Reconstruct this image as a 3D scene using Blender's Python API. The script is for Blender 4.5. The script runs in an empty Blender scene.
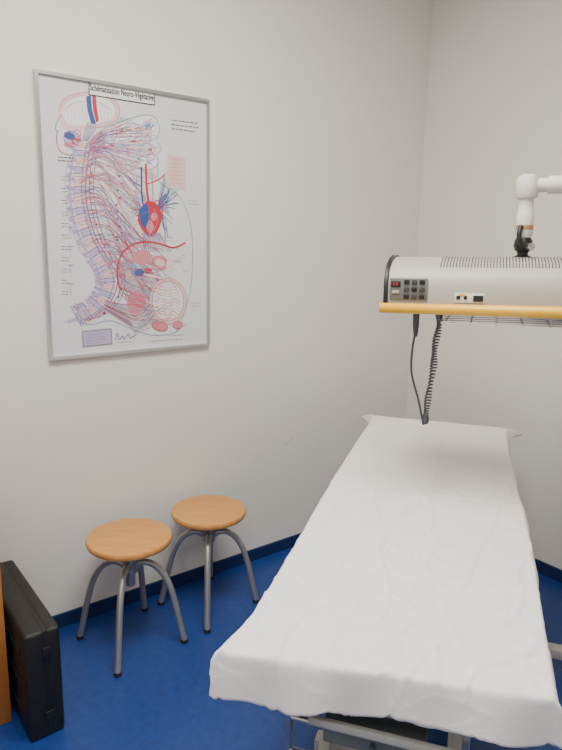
import bpy, bmesh, math, random
from mathutils import Vector, Matrix, noise
scene=bpy.context.scene
COL=scene.collection
R=random.Random(7)

# ---------------------------------------------------------------- materials
def new_mat(name,color,rough=.6,metal=0,spec=.5,bump=0,bscale=80,var=0,vscale=6,emit=None,estr=0,coat=0):
    m=bpy.data.materials.new(name); m.use_nodes=True
    nt=m.node_tree; b=nt.nodes['Principled BSDF']
    b.inputs['Base Color'].default_value=(*color,1)
    b.inputs['Roughness'].default_value=rough
    b.inputs['Metallic'].default_value=metal
    b.inputs['Specular IOR Level'].default_value=spec
    b.inputs['Coat Weight'].default_value=coat
    tc=nt.nodes.new('ShaderNodeTexCoord')
    if var:
        n=nt.nodes.new('ShaderNodeTexNoise'); n.inputs['Scale'].default_value=vscale; n.inputs['Detail'].default_value=5
        nt.links.new(tc.outputs['Object'],n.inputs['Vector'])
        r=nt.nodes.new('ShaderNodeValToRGB')
        r.color_ramp.elements[0].position=.3; r.color_ramp.elements[1].position=.7
        r.color_ramp.elements[0].color=(*[max(0,c*(1-var)) for c in color],1)
        r.color_ramp.elements[1].color=(*[min(1,c*(1+var)) for c in color],1)
        nt.links.new(n.outputs['Fac'],r.inputs['Fac']); nt.links.new(r.outputs['Color'],b.inputs['Base Color'])
    if bump:
        n=nt.nodes.new('ShaderNodeTexNoise'); n.inputs['Scale'].default_value=bscale; n.inputs['Detail'].default_value=4
        nt.links.new(tc.outputs['Object'],n.inputs['Vector'])
        bp=nt.nodes.new('ShaderNodeBump'); bp.inputs['Strength'].default_value=bump; bp.inputs['Distance'].default_value=.004
        nt.links.new(n.outputs['Fac'],bp.inputs['Height']); nt.links.new(bp.outputs['Normal'],b.inputs['Normal'])
    if emit:
        b.inputs['Emission Color'].default_value=(*emit,1); b.inputs['Emission Strength'].default_value=estr
    return m

def wood_mat(name,c1,c2,scale=(3,30,3),rough=.42):
    m=bpy.data.materials.new(name); m.use_nodes=True
    nt=m.node_tree; b=nt.nodes['Principled BSDF']; b.inputs['Roughness'].default_value=rough
    tc=nt.nodes.new('ShaderNodeTexCoord'); mp=nt.nodes.new('ShaderNodeMapping')
    mp.inputs['Scale'].default_value=scale
    n=nt.nodes.new('ShaderNodeTexNoise'); n.inputs['Scale'].default_value=3; n.inputs['Detail'].default_value=8
    n.inputs['Distortion'].default_value=.6
    r=nt.nodes.new('ShaderNodeValToRGB')
    r.color_ramp.elements[0].position=.3; r.color_ramp.elements[1].position=.7
    r.color_ramp.elements[0].color=(*c1,1); r.color_ramp.elements[1].color=(*c2,1)
    nt.links.new(tc.outputs['Object'],mp.inputs['Vector']); nt.links.new(mp.outputs['Vector'],n.inputs['Vector'])
    nt.links.new(n.outputs['Fac'],r.inputs['Fac']); nt.links.new(r.outputs['Color'],b.inputs['Base Color'])
    return m

M_wall=new_mat('wall_paint',(.78,.757,.70),.75,bump=.22,bscale=260,var=.02,vscale=2)
M_ceil=new_mat('ceiling_paint',(.8,.79,.77),.8,bump=.1)
M_floor=new_mat('floor_linoleum',(.011,.045,.215),.40,var=.15,vscale=40,bump=.06,bscale=120)
M_base=new_mat('baseboard_blue',(.008,.023,.095),.45,var=.08,vscale=20)
M_sheet=new_mat('sheet_nonwoven',(.88,.84,.835),.9,bump=.3,bscale=420,var=.015,vscale=5)
M_matt=new_mat('mattress_vinyl',(.05,.06,.09),.5,var=.03)
M_cream=new_mat('cream_lacquer',(.42,.41,.38),.4,var=.02,vscale=8)
M_steel=new_mat('brushed_steel',(.5,.5,.5),.3,metal=1,bump=.05)
M_leg=new_mat('grey_metal_paint',(.40,.39,.38),.34,metal=.6,var=.04)
M_black=new_mat('black_plastic',(.010,.010,.011),.45,bump=.15,bscale=300)
M_case=new_mat('black_pebbled_plastic',(.008,.008,.008),.5,bump=.5,bscale=260)
M_rubber=new_mat('black_rubber',(.02,.02,.02),.8,bump=.1)
M_hood=new_mat('hood_lacquer',(.43,.415,.365),.45,var=.02,vscale=8)
M_panel=new_mat('control_panel_grey',(.15,.165,.155),.45,var=.03)
M_dark=new_mat('dark_slots',(.05,.05,.05),.7,var=.1)
M_yellow=new_mat('yellow_bar_lacquer',(.86,.46,.025),.35,var=.03,vscale=10)
M_label=new_mat('amber_label',(.45,.20,.07),.5,var=.05)
M_white=new_mat('white_lacquer',(.74,.72,.68),.3,var=.02)
M_cable=new_mat('cable_grey',(.05,.055,.065),.5,var=.05)
M_red=new_mat('red_display',(.3,.02,.02),.3,emit=(1,.1,.04),estr=.12,var=.05)
M_alu=new_mat('aluminium_frame',(.62,.62,.62),.28,metal=.9,var=.03)
M_wood=wood_mat('stool_wood',(.54,.24,.055),(.66,.32,.095))
M_cab=wood_mat('cabinet_wood',(.36,.13,.025),(.45,.175,.04),(8,8,1.5))
M_paper=new_mat('chart_paper',(.70,.70,.71),.35,var=.01,vscale=3)
M_scuff=new_mat('scuff_grey',(.52,.51,.48),.8,var=.1,vscale=60)
M_lampdiff=new_mat('lamp_diffuser',(.9,.9,.9),.5,emit=(1,.98,.94),estr=3,var=.01)

def ink(name,c): return new_mat('ink_'+name,c,.5,var=.03,vscale=30)
I_black=ink('black',(.010,.010,.012)); I_grey=ink('grey',(.20,.21,.24)); I_red=ink('red',(.50,.030,.045))
I_pink=ink('pink',(.60,.22,.26)); I_lpink=ink('pale_pink',(.70,.49,.50)); I_blue=ink('blue',(.035,.08,.28)); I_lblue=ink('light_blue',(.18,.30,.52))
I_purple=ink('purple',(.22,.10,.30)); I_lilac=ink('lilac',(.45,.39,.57)); I_peach=ink('peach',(.72,.58,.52)); I_yel=ink('yellow',(.74,.66,.42)); I_white=ink('white',(.78,.78,.78))

# ---------------------------------------------------------------- helpers
def empty(name,loc,rotz=0,label='',cat='',parent=None):
    o=bpy.data.objects.new(name,None); COL.objects.link(o)
    o.location=loc; o.rotation_euler=(0,0,rotz); o.empty_display_size=.1
    if label: o['label']=label; o['category']=cat
    if parent: o.parent=parent
    return o
def mesh(name,verts,faces,mat,parent=None,smooth=False,bevel=0,bseg=2,label=None,midx=None):
    me=bpy.data.meshes.new(name); me.from_pydata([tuple(v) for v in verts],[],faces); me.update()
    if midx:
        for p,k in zip(me.polygons,midx): p.material_index=k
    bm=bmesh.new(); bm.from_mesh(me)
    if bevel:
        bmesh.ops.bevel(bm,geom=[e for e in bm.edges if len(e.link_faces)==2 and e.calc_face_angle(0)>.5],offset=bevel,segments=bseg,affect='EDGES',profile=.5,clamp_overlap=True)
    bmesh.ops.recalc_face_normals(bm,faces=bm.faces)
    bm.to_mesh(me); bm.free()
    for p in me.polygons: p.use_smooth=smooth
    if smooth:
        try: me.set_sharp_from_angle(angle=math.radians(40))
        except Exception: pass
    o=bpy.data.objects.new(name,me); COL.objects.link(o)
    if isinstance(mat,(list,tuple)):
        for mm in mat: me.materials.append(mm)
    else: me.materials.append(mat)
    if parent: o.parent=parent
    if label: o['label']=label
    return o
def boxg(c,s,V=None,F=None,rot=None):
    V=[] if V is None else V; F=[] if F is None else F
    n=len(V); c=Vector(c)
    for dx in (-.5,.5):
        for dy in (-.5,.5):
            for dz in (-.5,.5):
                v=Vector((dx*s[0],dy*s[1],dz*s[2]))
                if rot: v=rot@v
                V.append(c+v)
    F+= [tuple(n+i for i in f) for f in [(0,1,3,2),(4,6,7,5),(0,4,5,1),(2,3,7,6),(0,2,6,4),(1,5,7,3)]]
    return V,F
def box(name,c,s,mat,parent=None,bevel=0,rot=None,label=None,bseg=2):
    V,F=boxg(c,s,rot=rot); return mesh(name,V,F,mat,parent,smooth=bevel>0,bevel=bevel,label=label,bseg=bseg)
def sweepg(pts,rad,n=10,V=None,F=None):
    V=[] if V is None else V; F=[] if F is None else F
    pts=[Vector(p) for p in pts]; base=len(V); N=len(pts)
    T=[(pts[min(i+1,N-1)]-pts[max(i-1,0)]).normalized() for i in range(N)]
    up=Vector((0,0,1)) if abs(T[0].z)<.9 else Vector((1,0,0))
    a=T[0].cross(up).normalized()
    for i in range(N):
        a=(a-a.dot(T[i])*T[i]).normalized(); b=T[i].cross(a)
        r=rad[i] if isinstance(rad,(list,tuple)) else rad
        for k in range(n):
            t=2*math.pi*k/n; V.append(pts[i]+r*(math.cos(t)*a+math.sin(t)*b))
    for i in range(N-1):
        for k in range(n):
            k2=(k+1)%n
            F.append((base+i*n+k,base+i*n+k2,base+(i+1)*n+k2,base+(i+1)*n+k))
    F.append(tuple(base+k for k in range(n))[::-1]); F.append(tuple(base+(N-1)*n+k for k in range(n)))
    return V,F
def sweep(name,pts,rad,mat,parent=None,n=12,label=None):
    V,F=sweepg(pts,rad,n); return mesh(name,V,F,mat,parent,smooth=True,label=label)
def smoothpath(P,sub=6):
    P=[Vector(p) for p in P]; Q=[P[0]*2-P[1]]+P+[P[-1]*2-P[-2]]; out=[]
    for i in range(1,len(Q)-2):
        for j in range(sub):
            t=j/sub; a,b,c,d=Q[i-1],Q[i],Q[i+1],Q[i+2]
            out.append(.5*((2*b)+(c-a)*t+(2*a-5*b+4*c-d)*t*t+(3*b-a-3*c+d)*t**3))
    out.append(P[-1]); return out
def lathe(name,prof,mat,parent=None,n=48,center=(0,0,0),axis=None,label=None):
    V=[];F=[];c=Vector(center); m=axis.to_matrix() if axis else Matrix.Identity(3)
    for r,z in prof:
        for k in range(n):
            t=2*math.pi*k/n; V.append(c+m@Vector((r*math.cos(t),r*math.sin(t),z)))
    for i in range(len(prof)-1):
        for k in range(n):
            k2=(k+1)%n; F.append((i*n+k,i*n+k2,(i+1)*n+k2,(i+1)*n+k))
    F.append(tuple(range(n))[::-1]); F.append(tuple((len(prof)-1)*n+k for k in range(n)))
    return mesh(name,V,F,mat,parent,smooth=True,label=label)
def struct(o): o['kind']='structure'; return o

# ---------------------------------------------------------------- room
WX=-2.19; FY=2.57; NX=1.5; NY=-1.7; H=2.75
struct(box('floor',((WX+NX)/2,(FY+NY)/2,-.05),(NX-WX+.2,FY-NY+.2,.1),M_floor))
struct(box('ceiling',((WX+NX)/2,(FY+NY)/2,H+.05),(NX-WX+.2,FY-NY+.2,.1),M_ceil))
wl=struct(box('wall_left',(WX-.05,(FY+NY)/2,H/2),(.1,FY-NY,H),M_wall))
struct(box('wall_right',(NX+.05,(FY+NY)/2,H/2),(.1,FY-NY,H),M_wall))
struct(box('wall_far',((WX+NX)/2,FY+.05,H/2),(NX-WX+.2,.1,H),M_wall))
struct(box('wall_near',((WX+NX)/2,NY-.05,H/2),(NX-WX+.2,.1,H),M_wall))
bh=.055
struct(box('baseboard_left',(WX+.005,(FY+NY)/2,bh/2),(.01,FY-NY,bh),M_base))
struct(box('baseboard_far',((WX+NX)/2+.005,FY-.005,bh/2),(NX-WX-.01,.01,bh),M_base))
struct(box('baseboard_right',(NX-.005,(FY+NY)/2,bh/2),(.01,FY-NY-.02,bh),M_base))
struct(box('baseboard_near',((WX+NX)/2,NY+.005,bh/2),(NX-WX-.02,.01,bh),M_base))
# faint scuff on the wall paint above the second stool
V,F=[],[]
boxg((WX+.0004,1.75,.535),(.0006,.030,.004),V,F,Matrix.Rotation(.5,3,'X')); boxg((WX+.0004,1.772,.553),(.0006,.014,.006),V,F,Matrix.Rotation(.9,3,'X'))
sc=mesh('scuff_mark',V,F,M_scuff); sc.parent=wl

# ---------------------------------------------------------------- framed chart
PY0,PY1,PZ0,PZ1=.68,1.32,1.03,1.965
PW,PH=PY1-PY0,PZ1-PZ0
chart=empty('framed_poster',(WX,(PY0+PY1)/2,PZ0),0,'thin aluminium frame holding a nervous system anatomy chart','poster')
fw=.011; fd=.018
V,F=[],[]
boxg((fd/2,0,fw/2),(fd,PW,fw),V,F); boxg((fd/2,0,PH-fw/2),(fd,PW,fw),V,F)
boxg((fd/2,-PW/2+fw/2,PH/2),(fd,fw,PH-2*fw),V,F); boxg((fd/2,PW/2-fw/2,PH/2),(fd,fw,PH-2*fw),V,F)
mesh('frame',V,F,M_alu,chart,label='brushed aluminium frame')
box('print',(.005,0,PH/2),(.006,PW-2*fw+.002,PH-2*fw+.002),M_paper,chart,label='white anatomy chart with red and blue nerve pathways')
def ch(x,y):
    """chart drawing grid -> position on the sheet (y along wall, z up)"""
    yt=70+.176*(x-33); yb=360-.094*(x-48); v=(y-yt)/(yb-yt)
    xl=33+.0517*(y-70); u=(x-xl)/(209-xl)
    t=u*244/(290-u*46)
    return (-PW/2+t*PW, PH*(1-v))
MATS=[];DV=[];DF=[];DI=[]
def mi(mat):
    if mat not in MATS: MATS.append(mat)
    return MATS.index(mat)
X0=.0086
depth=[0]
def line(pts,w,mat,closed=False,sub=5,smooth=True):
    P=[Vector((0,)+ch(*p)) for p in pts]
    if closed: P.append(P[0])
    if smooth and len(P)>2: P=smoothpath(P,sub)
    depth[0]+=1; x=X0+.0000012*depth[0]
    b=len(DV); k=mi(mat)
    for i,p in enumerate(P):
        d=(P[min(i+1,len(P)-1)]-P[max(i-1,0)]); 
        d=d.normalized() if d.length>1e-7 else Vector((0,1,0))
        nrm=Vector((0,-d.z,d.y))*w/2
        DV.append(Vector((x,p.y+nrm.y,p.z+nrm.z))); DV.append(Vector((x,p.y-nrm.y,p.z-nrm.z)))
    for i in range(len(P)-1): DF.append((b+2*i,b+2*i+1,b+2*i+3,b+2*i+2)); DI.append(k)
def fill(pts,mat,sub=5,smooth=True):
    P=[Vector((0,)+ch(*p)) for p in pts]
    if smooth: P=smoothpath(P+[P[0]],sub)[:-1]
    depth[0]+=1; x=X0+.0000012*depth[0]
    b=len(DV); c=sum(P,Vector())/len(P); k=mi(mat)
    DV.append(Vector((x,c.y,c.z)))
    for p in P: DV.append(Vector((x,p.y,p.z)))
    n=len(P)
    for i in range(n): DF.append((b,b+1+i,b+1+(i+1)%n)); DI.append(k)
def ell(cx,cy,rx,ry,rot=0,n=14):
    return [(cx+rx*math.cos(t)*math.cos(rot)-ry*math.sin(t)*math.sin(rot),cy+rx*math.cos(t)*math.sin(rot)+ry*math.sin(t)*math.cos(rot)) for t in [2*math.pi*i/n for i in range(n)]]
def jit(p,a): return (p[0]+R.uniform(-a,a),p[1]+R.uniform(-a,a))
LW=.0021
# brain + brainstem
fill([(58,110),(62,100),(75,94),(95,92),(112,97),(120,108),(117,118),(105,124),(90,126),(76,128),(62,124)],I_lpink)
fill([(61,111),(66,102),(78,97),(95,95),(109,100),(115,109),(112,117),(100,121),(86,123),(68,122)],I_white)
for i in range(14): line([(62+i*3.8,110-8*math.sin(i*.24)-2),(64+i*3.7,112),(63+i*3.8,119)],LW*.8,I_lpink)
line([(64,108),(74,102),(86,101),(100,102),(110,109)],LW,I_pink)
line([(58,110),(62,100),(75,94),(95,92),(112,97),(120,108),(117,118),(105,124),(90,126)],LW*1.3,I_pink)
fill([(86,96),(91,95),(92,108),(96,122),(91,122),(87,108)],I_blue,smooth=False)
fill([(92,95),(96,96),(97,108),(99,119),(96,121),(93,108)],I_red,smooth=False)
for i in range(6): line([(88+i*1.5,120),(85+i*2,128),(82+i,138)],LW,I_purple if i%2 else I_blue)
fill(ell(72,136,9,7,.4),I_lilac); fill(ell(69,133,6,3.5,.4),I_blue); fill(ell(76,139,5,4),I_red); fill(ell(69,142,6,2.6,.2),I_pink); line(ell(72,136,9,7,.4),LW*1.3,I_purple,closed=True,sub=3)
line(ell(77,131,4,3,.4),LW,I_red,closed=True,sub=3)
line([(57,128),(56,138),(60,148),(72,152),(82,150)],LW*1.4,I_red); line([(60,113),(55,124),(57,130)],LW,I_blue)
# face: pale tissue, nerve fans, eye and jaw details
fill([(104,127),(125,120),(145,115),(156,118),(159,128),(156,138),(160,146),(156,152),(157,160),(149,164),(135,163),(118,160),(106,150)],I_white)
for i in range(52):
    t=i/51; s=(86+R.uniform(-2,2),142+t*26)
    e=(128+28*math.sin(t*3.0)+R.uniform(-6,5),116+t*48)
    line([s,(100+R.uniform(-3,3),130+t*20),(116+R.uniform(-4,4),124+t*32+R.uniform(-3,3)),e],LW*R.uniform(.6,1.0),[I_purple,I_lblue,I_pink,I_blue,I_red,I_lilac,I_grey][i%7])
for i in range(52):
    c=(R.uniform(110,156),R.uniform(118,163)); line(ell(c[0],c[1],R.uniform(2,6),R.uniform(1.2,3.5),R.uniform(0,3)),LW*.75,R.choice([I_pink,I_lilac,I_lblue,I_red,I_purple,I_grey]),closed=True,sub=2)
for i in range(18): fill(ell(R.uniform(112,154),R.uniform(123,160),R.uniform(1.2,2.8),R.uniform(.8,1.8)),R.choice([I_pink,I_lblue,I_red,I_lilac,I_peach]),sub=2)
fill(ell(148,124,3.5,2.5),I_lblue); line(ell(148,124,5,3.5),LW,I_grey,closed=True,sub=3)
line([(104,126),(125,119),(145,114),(156,117),(160,128),(157,138),(162,146),(157,152),(159,160),(150,166),(136,165),(122,170)],LW,I_grey)
# spinal column
sp=smoothpath([Vector(p+(0,)) for p in [(84,140),(80,160),(78,185),(82,212),(92,240),(106,262),(110,280),(102,300),(88,312),(76,318)]],8)
spc=[(p.x,p.y) for p in sp]
line(spc[::5],.036,I_peach)
line([(p[0]-9,p[1]+2) for p in spc[::6]],.010,I_lilac)
for i in range(0,len(spc)-1):
    x,y=spc[i]; x2,y2=spc[i+1]; dx,dy=x2-x,y2-y; l=math.hypot(dx,dy); nx,ny=-dy/l,dx/l; wv=5+3*(i/len(spc))
    if i%3==0:
        x3,y3=spc[min(i+2,len(spc)-1)]
        fill([(x+nx*wv,y+ny*wv),(x-nx*wv*.7,y-ny*wv*.7),(x3-nx*wv*.7,y3-ny*wv*.7),(x3+nx*wv,y3+ny*wv)],I_lilac if i%6 else I_lpink,smooth=False)
        line([(x+nx*wv,y+ny*wv),(x-nx*wv*.7,y-ny*wv*.7),(x3-nx*wv*.7,y3-ny*wv*.7),(x3+nx*wv,y3+ny*wv),(x+nx*wv,y+ny*wv)],LW*.7,I_purple,smooth=False)
        fill(ell(x+nx*wv*1.7,y+ny*wv*1.7+1,3.8,1.4,.6),I_lilac,sub=2); line(ell(x+nx*wv*1.7,y+ny*wv*1.7+1,3.8,1.4,.6),LW*.6,I_purple,closed=True,sub=2)
    if i%2: line([(x+nx*wv*2.2,y+ny*wv*2.2+1),(x-nx*wv,y-ny*wv)],LW*.9,[I_purple,I_pink,I_blue][i%3],smooth=False)
line([(p[0]+7,p[1]) for p in spc[::6]],LW*2,I_purple)
line([(p[0]+11,p[1]) for p in spc[::6]],LW*1.5,I_red); line([(p[0]+15,p[1]) for p in spc[2::6]],LW*1.3,I_blue)
line([(p[0]+3,p[1]) for p in spc[::6]],LW*1.1,I_blue)
for i in range(2,len(spc)-8,3): fill(ell(spc[i][0]+12,spc[i][1],1.3,1.6),[I_red,I_purple][i%2],sub=2)
line([(p[0]-14,p[1]+2) for p in spc[6::6]],LW,I_lilac)
# sympathetic branches to the organs
tg=[(148,180),(150,205),(140,215),(160,210),(145,240),(135,255),(160,262),(170,275),(150,285),(165,300),(175,322),(155,318),(140,300),(180,250)]
NB=150
for i in range(NB):
    s=spc[2+int(i/NB*(len(spc)-30))]; e=jit(tg[min(len(tg)-1,int(i/NB*len(tg)))],10)
    m1=(s[0]+(e[0]-s[0])*.35+R.uniform(-5,5),s[1]+(e[1]-s[1])*.1+R.uniform(-12,3)); m2=(s[0]+(e[0]-s[0])*.7,s[1]+(e[1]-s[1])*.6+R.uniform(-9,9))
    line([s,m1,m2,e],LW*R.uniform(.5,.85),R.choice([I_lilac,I_purple,I_pink,I_lpink,I_lblue,I_blue,I_pink,I_red,I_red,I_grey]))
for i in range(10):
    y=172+i*7; fill(ell(118+R.uniform(-3,5),y,1.3,1.0),R.choice([I_red,I_blue,I_purple]),sub=2)
# neck / thorax outline
line([(118,168),(112,180),(118,195),(112,215),(116,240)],LW,I_pink); line([(158,160),(160,178),(178,190),(190,215),(193,250),(190,290),(178,330)],LW,I_grey)
line([(134,170),(131,190),(134,210),(130,228)],LW*1.6,I_lpink); line([(137,172),(136,190),(138,208)],LW*1.3,I_lblue)
# vessels, heart, bronchial tree
line([(146,160),(147,185),(150,205)],.0085,I_red); line([(141.5,163),(142,190),(145,210)],.0065,I_blue); line([(152,166),(153,190),(152,205)],.004,I_pink)
line([(147,180),(158,176),(166,170)],.004,I_red); line([(142,182),(134,178),(128,172)],.004,I_blue)
for i in range(44):
    a=R.uniform(-1.25,1.25); l=R.uniform(9,23); s=(158,203)
    line([s,(s[0]+l*.5*math.cos(a)+R.uniform(-2,2),s[1]+l*.5*math.sin(a)*1.4),(s[0]+l*math.cos(a),s[1]+l*math.sin(a)*1.6+R.uniform(-3,3))],LW*1.0,[I_blue,I_lblue,I_purple,I_blue][i%4])
for i in range(20):
    a=math.pi+R.uniform(-1.2,1.2); l=R.uniform(6,15); s=(142,205)
    line([s,(s[0]+l*.5*math.cos(a)+R.uniform(-2,2),s[1]+l*.5*math.sin(a)*1.4),(s[0]+l*math.cos(a),s[1]+l*math.sin(a)*1.6)],LW*1.0,[I_red,I_lblue][i%2])
fill([(139,205),(147,197),(156,199),(162,210),(159,224),(151,232),(143,226),(138,216)],I_red)
fill([(139,205),(146,199),(149,210),(147,223),(141,219)],I_blue); fill(ell(154,212,3,4),I_pink)
fill([(146,222),(150,215),(154,222),(150,229)],I_pink)
line([(152,200),(158,196),(163,201),(162,212)],.0035,I_red); line([(141,210),(150,207),(158,212)],.002,I_purple); line([(148,200),(150,215),(149,230)],.002,I_purple); line([(154,204),(158,214),(154,226)],.002,I_pink)
for i in range(14): line([(142+i*1.3,228),(144+i*1.6,236),(142+i*2.2,247)],LW,[I_red,I_blue,I_lblue][i%3])
# diaphragm
line([(119,284),(117,266),(121,250),(132,240),(146,237),(160,239),(174,243),(186,238)],.0065,I_red)
line([(122,282),(121,266),(125,252),(134,244),(146,241),(160,244)],.003,I_pink)
# liver, stomach, bowels
fill([(132,248),(142,245),(152,250),(150,258),(140,260),(133,256)],I_pink); fill(ell(160,258,8,6,.5),I_pink); fill(ell(160,258,5,3.6,.5),I_lpink); line(ell(160,258,8,6,.5),LW,I_red,closed=True,sub=3)
fill(ell(139,268,5,4),I_blue); fill(ell(170,262,4,6),I_peach); fill(ell(148,266,4,3),I_red); fill(ell(133,262,3,3),I_lblue); fill(ell(128,270,3,4),I_lpink); fill(ell(152,272,5,2.4),I_peach)
fill([(128,292),(137,286),(146,294),(142,308),(134,314),(127,304)],I_pink)
for k in range(7): line([(128,292+k*3),(136,289+k*3),(144,295+k*2.6)],LW,I_red)
fill(ell(168,298,19,24),I_lpink); fill(ell(168,298,15,20),I_white)
for k in range(13):
    y=279+k*3.2; h_=math.sqrt(max(0,1-((y-298)/21)**2))*13
    if h_>3: line([(168-h_,y),(168-h_*.5,y-3),(168,y+2),(168+h_*.5,y-3),(168+h_,y+1)],.0028,[I_pink,I_lilac,I_red,I_pink][k%4])
line(ell(168,298,19,24),.003,I_pink,closed=True,sub=3); line(ell(168,298,16,21),.0016,I_red,closed=True,sub=3)
line(ell(186,254,5,13),LW*1.5,I_yel,closed=True,sub=3)
fill(ell(160,324,8,5,.3),I_pink); line(ell(160,324,8,5,.3),LW*1.5,I_red,closed=True,sub=3); fill(ell(178,323,5,4),I_pink); line(ell(178,323,5,4),LW*1.2,I_red,closed=True,sub=3)
for i in range(26): line([(104,297+i*.4),(118+i*.5,300+i),(138,302+i*1.2),(156+R.uniform(-5,20),308+R.uniform(-10,14))],LW*.65,R.choice([I_purple,I_blue,I_pink,I_red,I_grey,I_lpink,I_lilac]))
for i in range(24): line([(118,253+i*1.6),(128,260+i*1.6+R.uniform(-3,3)),(140,262+i*1.9),(150+R.uniform(0,14),266+i*2.0)],LW*.75,R.choice([I_purple,I_lblue,I_pink,I_red,I_grey]))
line([(76,318),(90,322),(110,318),(130,326),(150,333),(172,332),(186,322)],LW*1.2,I_lblue)
# callout box and captions (unreadably small in the photo: plain text strokes)
fill([(168,152),(186,155),(186,186),(168,184)],I_lpink,smooth=False)
def textlines(x0,y0,x1,n,dy,mat=I_grey,w=.0022,slope=.1):
    for k in range(n):
        y=y0+k*dy; x=x0+R.uniform(0,1.5); xe=x1-R.uniform(0,(x1-x0)*.3)
        while x<xe:
            l=R.uniform(1.5,4.5); line([(x,y+slope*(x-x0)),(min(x+l,xe),y+slope*(min(x+l,xe)-x0))],w,mat,smooth=False); x+=l+.9
textlines(170,156,185,7,3.8,I_pink,.0022,.08)
textlines(171,119,203,3,4.0,I_black,.0026,.13)
textlines(56,153,77,2,3.2,I_black,.0026,.08)
for k in range(11): textlines(60,172+k*11.5,70+R.uniform(-2,3),2,3,I_grey,.002,.05)
for k in range(6): line([(69,180+k*20),(70,192+k*20)],LW,I_lilac,smooth=False); line([(67,184+k*19),(73,184.5+k*19)],LW,I_lblue,smooth=False)
textlines(118,306,128,2,3,I_grey,.0018); textlines(72,300,80,2,3,I_grey,.0018)
textlines(188,196,200,2,3,I_grey,.0018); textlines(190,300,202,2,3,I_grey,.0018,-.03); textlines(104,176,112,2,3,I_grey,.0016); textlines(163,232,176,2,3,I_grey,.0016)
fill([(81,329),(111,326),(112,343),(82,346)],I_grey,smooth=False); fill([(82,330),(110,327.3),(111,342),(83,344.8)],I_lilac,smooth=False)
textlines(85,333,108,4,3,I_grey,.0018,-.06)
line([(115,338),(117,331),(119,338),(122,334),(124,337),(128,332),(130,336),(136,333)],LW*1.2,I_blue)
textlines(116,341,132,1,2,I_grey,.0018,-.05); textlines(150,340,192,1,2,I_grey,.002,-.07); textlines(170,334,190,1,2,I_grey,.002,-.07)
# title banner outline
tb=[(89,81),(155,92),(155,105),(89,94.6)]
fill(tb,I_white,smooth=False)
for k in range(4): line([tb[k],tb[(k+1)%4]],LW*1.6,I_black,smooth=False)
mesh('chart_drawing',DV,DF,MATS,chart,midx=DI,label='coloured drawing of brain, spine, heart and nerves')
def text_mesh(name,body,size,mat,parent,loc,rot,align='CENTER',offset=0,fitw=None,ext=0):
    cu=bpy.data.curves.new(name,'FONT'); cu.body=body; cu.size=size; cu.align_x=align; cu.align_y='CENTER'; cu.extrude=ext
    cu.space_character=1.08
    t=bpy.data.objects.new(name,cu); COL.objects.link(t); bpy.context.view_layer.update()
    me=bpy.data.meshes.new_from_object(t.evaluated_get(bpy.context.evaluated_depsgraph_get()))
    bpy.data.objects.remove(t)
    w=max(v.co.x for v in me.vertices)-min(v.co.x for v in me.vertices)
    sx=(fitw/w) if fitw else 1
    # heavier weight: the same letter outlines laid down several times, slightly offset
    base=[(v.co.x*sx,v.co.y) for v in me.vertices]; fcs=[tuple(p.vertices) for p in me.polygons]
    V=[];F=[];k=0
    for dx in (-offset,0,offset):
        for dy in (-offset*.6,offset*.6):
            n=len(V); V+=[(x+dx,y+dy,k*.00002) for x,y in base]; F+=[tuple(n+i for i in f) for f in fcs]; k+=1
    o=mesh(name,V,F,mat,parent); o.location=loc; o.rotation_euler=rot; return o
a=ch(89,87.8); b=ch(155,98.6)
cy=(a[0]+b[0])/2; cz=(a[1]+b[1])/2
text_mesh('title_lettering','Schématisation Neuro-Végétative',.029,I_black,chart,(X0+.0012,cy,cz),(math.pi/2,0,math.pi/2),offset=.00065,fitw=(b[0]-a[0])*.97)

# ---------------------------------------------------------------- stools
def stool_parts(loc,rot,label,z=.418,r=.150):
    e=empty('stool',loc,rot,label,'stool'); e['group']='round wooden stools by the wall'
    lathe('seat',[(.001,z-.026),(r-.012,z-.026),(r-.003,z-.022),(r,z-.014),(r,z-.008),(r-.003,z-.002),(r-.010,z),(.001,z)],M_wood,e,64,label='round varnished beech seat')
    lathe('hub',[(.001,.225),(.015,.225),(.017,.23),(.017,.275),(.026,.278),(.026,.34),(.017,.343),(.017,z-.040),(.075,z-.034),(.075,z-.0265),(.001,z-.0265)],M_leg,e,32,label='grey metal hub')
    for k in range(4):
        t=k*math.pi/2; c,s=math.cos(t),math.sin(t)
        P=[(.018,.300),(.045,.316),(.078,.312),(.110,.286),(.138,.235),(.160,.158),(.180,.065),(.193,.010)]
        sweep('leg',smoothpath([(c*q,s*q,zz) for q,zz in P],5),.0118,M_leg,e,12)
        lathe('foot_cap',[(.001,0),(.0125,0),(.0135,.003),(.013,.014),(.001,.015)],M_rubber,e,16,center=(c*.1935,s*.1935,0),label='black rubber foot cap')
    return e
stool_parts((-1.955,.855,0),math.radians(51),'round varnished wood stool beside the black case')
stool_parts((-2.0,1.21,0),math.radians(57),'round varnished wood stool beside the treatment couch',.412,.147)

# ---------------------------------------------------------------- case
case=empty('briefcase',(-1.915,.459,0),0,'slim black hard plastic case standing upright against the wall','case')
L,T,Hc=.49,.104,.348
box('shell',(0,-T*.20,Hc/2),(L,T*.58,Hc),M_case,case,bevel=.012,bseg=3)
box('lid',(0,T*.295,Hc/2),(L-.004,T*.40,Hc-.004),M_case,case,bevel=.010,bseg=3)
box('seam_band',(0,T*.095,Hc/2),(L-.006,.012,Hc-.006),M_black,case,bevel=.002)
for k in (-1,0,1): box('rib',(0,-T*.49-.0015,Hc*.5+k*.1),(L-.10,.004,.02),M_case,case,bevel=.0015)
for k in (-1,1):
    box('latch',(L/2+.001,T*.09,Hc/2+k*.105),(.006,.026,.034),M_black,case,bevel=.002)

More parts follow.
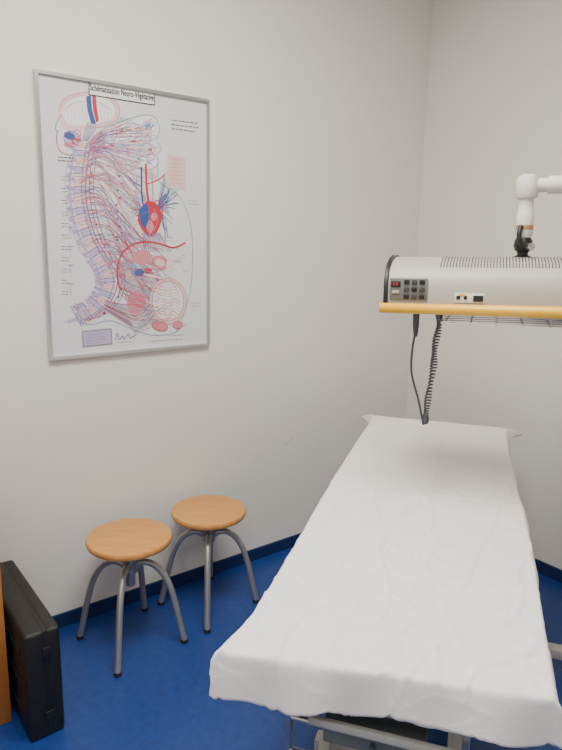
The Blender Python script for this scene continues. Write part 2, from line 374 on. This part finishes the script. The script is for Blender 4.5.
# ---------------------------------------------------------------- wooden cabinet
cab=empty('cabinet',(-1.992,.19,0),0,'orange beech wood cabinet standing beside the black case','cabinet')
box('body',(0,0,.37),(.355,.40,.74),M_cab,cab,bevel=.002)
d=box('door',(.186,0,.37),(.016,.40,.738),M_cab,cab,bevel=.002)
sweep('handle',[(.194,-.14,.5),(.214,-.14,.5),(.217,-.14,.503),(.217,-.14,.597),(.214,-.14,.6),(.194,-.14,.6)],.005,M_steel,d)

# ---------------------------------------------------------------- treatment couch
BA=math.radians(35)
bed=empty('treatment_couch',(-1.165,1.45,0),BA,'metal treatment couch with padded top on a lifting base','treatment couch')
box('mattress',(0,.02,.645),(.49,1.60,.075),M_matt,bed,bevel=.02,bseg=4)
V,F=[],[]
for sx in (-1,1): boxg((sx*.225,.01,.585),(.028,1.60,.03),V,F)
for y in (-.79,-.3,.3,.80): boxg((0,y,.585),(.42,.025,.03),V,F)
mesh('frame',V,F,M_cream,bed,bevel=.003,smooth=True)
V,F=[],[]
for sx in (-1,1):
    boxg((sx*.17,.05,.32),(.028,1.1,.03),V,F,Matrix.Rotation(math.radians(22),3,'X'))
for y in (-.35,.42): boxg((0,y,.30),(.31,.028,.028),V,F)
mesh('lifting_arm',V,F,M_cream,bed,bevel=.003,smooth=True)
V,F=[],[]
for sx in (-1,1): boxg((sx*.17,.0,.075),(.05,.8,.05),V,F)
boxg((0,.30,.075),(1.12,.045,.035),V,F); boxg((0,-.36,.075),(.42,.045,.04),V,F)
mesh('base',V,F,M_cream,bed,bevel=.005,smooth=True)
for sx in (-1,1):
    for (xx,y) in ((.53,.30),(.19,-.36)):
        lathe('foot',[(.001,0),(.016,0),(.018,.01),(.012,.02),(.010,.058),(.001,.058)],M_steel,bed,20,center=(sx*xx,y,0))
# end bracket under the head of the couch: straight flat bars and a cross rail
for sx in (-1,1):
    box('end_bar',(sx*.17,-.80,.46),(.014,.022,.24),M_steel,bed,bevel=.002)
for zz in (.52,.44): sweep('crossbar',[(-.17,-.80,zz),(.17,-.80,zz)],.008,M_steel,bed)
box('cross_rail',(.03,-.835,.555),(.30,.012,.016),M_cream,bed,bevel=.002)
box('mechanism_box',(.0,-.77,.50),(.20,.05,.05),M_panel,bed,bevel=.004)
sweep('release_lever',[(.0,-.80,.50),(.0,-.86,.495),(.10,-.87,.495)],.006,M_steel,bed)

# sheet
def sstep(x,a,b):
    t=min(1,max(0,(x-a)/(b-a))); return t*t*(3-2*t)
def sheet():
    NU,NV=150,370; V=[];F=[]
    E=.272; YN=-.886; YF=.862; zt=.7
    def exc(e,rr,fl):
        if e<=0: return 0,0
        k=rr*(1-math.exp(-e/rr)); return k+fl*(e-k), (e-k)*.97
    for j in range(NV+1):
        b=-.984+1.904*j/NV
        for i in range(NU+1):
            q=-.325+.65*i/NU
            s=1 if q>0 else -1
            ex=max(0,abs(q)-E)
            ey=max(0,YN-b) if b<0 else max(0,b-YF); sy=-1 if b<0 else 1
            lx,dx=exc(ex,.008,.15+.12*math.sin(b*7+s*2)+.08*math.sin(b*17+s)); ly,dy=exc(ey,.008,.12+.09*math.sin(q*17+.5)+.06*math.sin(q*41))
            m=min(ex,ey)
            cor=.22*m if b<0 else .8*m
            x=s*(min(abs(q),E)+lx+cor); y=(max(min(b,YF),YN))+sy*(ly+cor*(.4 if b<0 else .9))
            z=zt-max(dx,dy)-(0 if b<0 else -m*.3)
            P=Vector((q*4,b*3,.3))
            z+= .004*noise.noise(P)+ .0016*noise.noise(Vector((q*13,b*7,2)))
            near=sstep(-b,-.4,.5)
            for (f1,f2,am,sd,wd) in ((7,3.2,.0058,5.,.035),(9,5,.0036,9.,.03),(5,9,.0034,14.,.035),(13,6,.0022,27.,.04)):
                n=noise.noise(Vector((q*f1+b*1.5,b*f2-q*2,sd))); z+=am*(math.exp(-(n/wd)**2))*(.25+.75*near)
            for fy,a_ in ((-.50,.006),(.02,.0035),(.45,.0035)):
                z+=a_*math.exp(-abs(b-fy-.03*q)/.007)
            z+=.0035*math.exp(-abs(q-.03)/.006)
            if ey>0: y+=.010*math.sin(q*20+1)*ey/.08; z+=.006*math.sin(q*13+.4)*ey/.08+.003*math.sin(q*47)*ey/.08
            if ex>0: x+=s*.010*noise.noise(Vector((1,b*5,s)))*ex/.05
            # skewed lay of the sheet
            if b<0: y+= (.12*(x+.28))*sstep(-b,.3,.85)
            if x<0: x+= (-x/.3)*(.014*sstep(-b,-.1,.55)-.026*sstep(-b,.74,.90)+.014*sstep(-b,.90,.96))
            if x>0: x+= (x/.3)*.030*sstep(-b,-.75,.3)
            if b>.8: x*=1+.06*((b-.8)/.12)
            V.append((x,y,z))
    for j in range(NV):
        for i in range(NU):
            a=j*(NU+1)+i; F.append((a,a+1,a+NU+2,a+NU+1))
    o=mesh('bed_sheet',V,F,M_sheet,None,smooth=False)
    for p in o.data.polygons: p.use_smooth=True
    o.location=(-1.165,1.45,0); o.rotation_euler=(0,0,BA)
    o['label']='white nonwoven disposable sheet draped over the treatment couch'; o['category']='sheet'
    md=o.modifiers.new('thick','SOLIDIFY'); md.thickness=.0012; md.offset=1
    return o
sheet()

# ---------------------------------------------------------------- therapy lamp on an arm
lamp=empty('therapy_lamp',(-1.22,1.30,1.277),0,'cream therapy lamp with yellow grab bar on jointed arm','lamp')
ang=math.atan2(.56,.83)
lamp.rotation_euler=(0,-math.atan(.026),ang)
prof=[(.036,-.006),(.024,.004),(.024,.030),(.026,.060),(.034,.084),(.05,.103),(.08,.119),(.12,.130),(.17,.136),(.22,.134),(.27,.122),(.31,.098),(.335,.06),(.345,.01),(.345,-.006)]
def extr(prof,x0,x1,bev=0):
    V=[];F=[];n=len(prof)
    for x in (x0,x1):
        for y,z in prof: V.append((x,y,z))
    for k in range(n): F.append((k,(k+1)%n,n+(k+1)%n,n+k))
    F.append(tuple(range(n))); F.append(tuple(range(n,2*n))[::-1]); return V,F
HL=.80
V,F=extr(prof,.012,HL); mesh('hood',V,F,M_hood,lamp,smooth=True)
def grow(prof,g):
    cy=sum(p[0] for p in prof)/len(prof); cz=sum(p[1] for p in prof)/len(prof)
    return [(cy+(p[0]-cy)*(1+g/.16),cz+(p[1]-cz)*(1+g/.07)) for p in prof]
for x0 in (0,HL):
    V,F=extr(grow(prof,.004),x0,x0+.012); mesh('end_cap',V,F,M_black,lamp,smooth=True,bevel=.002,label='black end cap')
box('front_trim',(HL/2,.0235,.0835),(HL-.02,.0025,.0025),M_panel,lamp,label='thin grey seam above the front panel') if 0 else None
sweep('grab_bar',[(-.006,-.004,-.001),(-.002,-.004,-.001),(HL,-.004,-.001),(HL+.012,-.004,-.001)],[.011,.0138,.0172,.014],M_yellow,lamp,24,label='yellow lacquered grab bar')
for x in (.19,.60): box('bracket',(x,.016,-.004),(.016,.03,.012),M_dark,lamp,bevel=.002)
pan=box('control_panel',(.069,.0225,.050),(.104,.006,.060),M_panel,lamp,bevel=.002,label='dark grey control panel')
dis=box('display',(.034,.0185,.064),(.026,.003,.016),M_black,pan,bevel=.001)
for x in (.029,.038): box('digit',(x,.0165,.064),(.005,.002,.009),M_red,dis)
for r_ in range(3):
    for c_ in range(3):
        box('button',(.064+c_*.021,.0185,.070-r_*.020),(.015,.004,.012),M_dark if (r_+c_)%2 else M_black,pan,bevel=.001)
box('button',(.034,.0185,.042),(.02,.004,.008),M_hood,pan,bevel=.001)
def topz(y):
    for (a,b),(c,d_) in zip(prof[3:],prof[4:]):
        if a<=y<=c: return b+(d_-b)*(y-a)/(c-a)
V,F=[],[]
for row,(ya,yb) in enumerate(((.060,.084),(.090,.122),(.128,.166))):
    for k in range(78):
        x=.150+k*.0082; ym=(ya+yb)/2; rot=Matrix.Rotation(math.atan2(topz(yb)-topz(ya),yb-ya),3,'X')
        boxg((x,ym,topz(ym)+.0006),(.0026,yb-ya,.0020),V,F,rot)
mesh('vent',V,F,M_dark,lamp,label='rows of dark ventilation slots')
box('socket_plate',(.232,.0235,.029),(.078,.004,.026),M_white,lamp,bevel=.001)
for c_,s_ in (((.203,.021,.030),(.010,.003,.010)),((.222,.021,.030),(.008,.003,.010)),((.255,.021,.028),(.026,.003,.016))): box('socket',c_,s_,M_black,lamp)
box('warning_sticker',(.213,.0208,.038),(.014,.003,.005),M_yellow,lamp)
# wire guard under the hood
V,F=[],[]
for y in (.03,.08,.13,.18,.23,.28): sweepg([(.16,y,-.040),(HL-.02,y,-.040)],.0026,6,V,F)
for k in range(10): sweepg([(.17+k*.068,.028,-.043),(.17+k*.068,.29,-.043)],.0024,6,V,F)
for k in range(0,10,2):
    for y in (.035,.28): sweepg([(.17+k*.068,y,-.042),(.17+k*.068,y,.0)],.0028,6,V,F)
mesh('wire_guard',V,F,M_steel,lamp,smooth=True)
# coiled cable
bot=(.127,.05,-.340)
V,F=sweepg(smoothpath([(.09,.05,-.07),(.083,.05,-.12),(.083,.05,-.19),(.106,.05,-.27),(.119,.05,-.325),bot],6),.0032,8)
mesh('cable',V,F,M_cable,lamp,smooth=True)
cp=smoothpath([(.152,.05,-.008),(.154,.05,-.05),(.145,.05,-.11),(.144,.05,-.17),(.134,.05,-.25),(.129,.05,-.31),bot],12)
hel=[];N=620
for i in range(N+1):
    u=i/N*(len(cp)-1); k=min(int(u),len(cp)-2); p=cp[k].lerp(cp[k+1],u-k); w_=i/N
    t=w_*2*math.pi*46+1.8*math.sin(w_*11); rr=.0072+.0015*math.sin(w_*29)
    hel.append(p+Vector((math.cos(t)*rr,math.sin(t)*rr,0)))
sweep('coiled_cable',hel,.0026,M_cable,lamp,6)
lathe('plug',[(.001,-.085),(.005,-.085),(.0075,-.07),(.009,-.05),(.009,-.02),(.011,-.018),(.011,-.004),(.001,-.004)],M_cable,lamp,20,center=(.09,.05,0))
lathe('plug',[(.001,-.03),(.007,-.03),(.009,-.02),(.009,-.004),(.001,-.004)],M_cable,lamp,20,center=(.152,.05,0))
# arm
ax,ay=.365,.19
arm=lathe('arm',[(.001,.19),(.019,.19),(.023,.196),(.023,.262),(.020,.267),(.020,.300),(.001,.300)],M_white,lamp,32,center=(ax,ay,0),label='white jointed support arm')
lathe('label_collar',[(.0232,.212),(.0236,.212),(.0236,.224),(.0232,.224)],M_label,arm,32,center=(ax,ay,0),label='amber printed collar')
lathe('clamp',[(.001,.13),(.024,.13),(.024,.137),(.015,.142),(.015,.150),(.022,.155),(.026,.168),(.024,.182),(.018,.192),(.001,.193)],M_black,arm,28,center=(ax,ay,0),label='black ball clamp')
sweep('hook',smoothpath([(ax-.010,ay-.026,.222),(ax-.014,ay-.034,.200),(ax-.01,ay-.036,.178),(ax+.0,ay-.032,.165)],5),.0065,M_black,arm)
V,F=sweepg([(ax+.012,ay-.02,.165),(ax+.020,ay-.052,.165)],.010,16)
mesh('knob',V,F,M_steel,arm,smooth=True)
lathe('elbow',[(.001,.297),(.026,.297),(.031,.304),(.031,.343),(.027,.356),(.015,.362),(.001,.363)],M_white,arm,32,center=(ax,ay,0))
P=[(ax+.02,ay,.332),(ax+.052,ay,.332),(ax+.054,ay,.332),(ax+.6,ay,.332)]
sweep('tube',P,[.019,.019,.0245,.0245],M_white,arm,24)
lathe('elbow',[(.001,.29),(.032,.29),(.034,.295),(.034,.365),(.032,.37),(.001,.37)],M_white,arm,32,center=(ax+.62,ay,0))
sweep('tube',[(ax+.62,ay+.02,.332),(ax+.62,ay+.30,.332)],.023,M_white,arm,24)
lathe('wall_plate',[(.001,0),(.06,0),(.06,.012),(.03,.02),(.03,.05),(.001,.05)],M_white,arm,32,center=(ax+.62,ay+.32,.332),axis=Matrix.Rotation(math.pi/2,3,'X').to_quaternion())

# ---------------------------------------------------------------- ceiling lights
def ceil_light(loc,size,power,label):
    e=empty('ceiling_light',loc,0,label,'ceiling light'); e['group']='ceiling light panels'
    box('housing',(0,0,-.02),(size[0]+.04,size[1]+.04,.04),M_white,e,bevel=.004)
    box('diffuser',(0,0,-.0425),(size[0],size[1],.005),M_lampdiff,e)
    ld=bpy.data.lights.new('panel_light','AREA'); ld.shape='RECTANGLE'; ld.size,ld.size_y=size; ld.energy=power; ld.color=(1,.957,.875)
    lo=bpy.data.objects.new('panel_light',ld); COL.objects.link(lo); lo.location=(0,0,-.05); lo.parent=e
ceil_light((-.95,.75,H),(.6,1.2),54,'rectangular white ceiling light panel above the couch')
ceil_light((.3,-.6,H),(.6,1.2),24,'rectangular white ceiling light panel near the entrance')
w=bpy.data.worlds.new('world'); scene.world=w; w.use_nodes=True
w.node_tree.nodes['Background'].inputs[0].default_value=(.8,.88,1,1); w.node_tree.nodes['Background'].inputs[1].default_value=.3

# ---------------------------------------------------------------- camera
f=630.
def ray(px,py): return Vector((px-281,-(py-375),-f))
Z=-ray(212,3350).normalized(); Y=ray(1112,260); Y=(Y-Y.dot(Z)*Z).normalized(); X=Y.cross(Z)
cd=bpy.data.cameras.new('camera'); cam=bpy.data.objects.new('camera',cd); COL.objects.link(cam)
cam.matrix_world=Matrix.Translation((0,0,1.45))@Matrix((X,Y,Z)).to_4x4()
cd.sensor_fit='VERTICAL'; cd.sensor_height=36; cd.lens=f/750*36; cd.clip_start=.02
scene.camera=cam
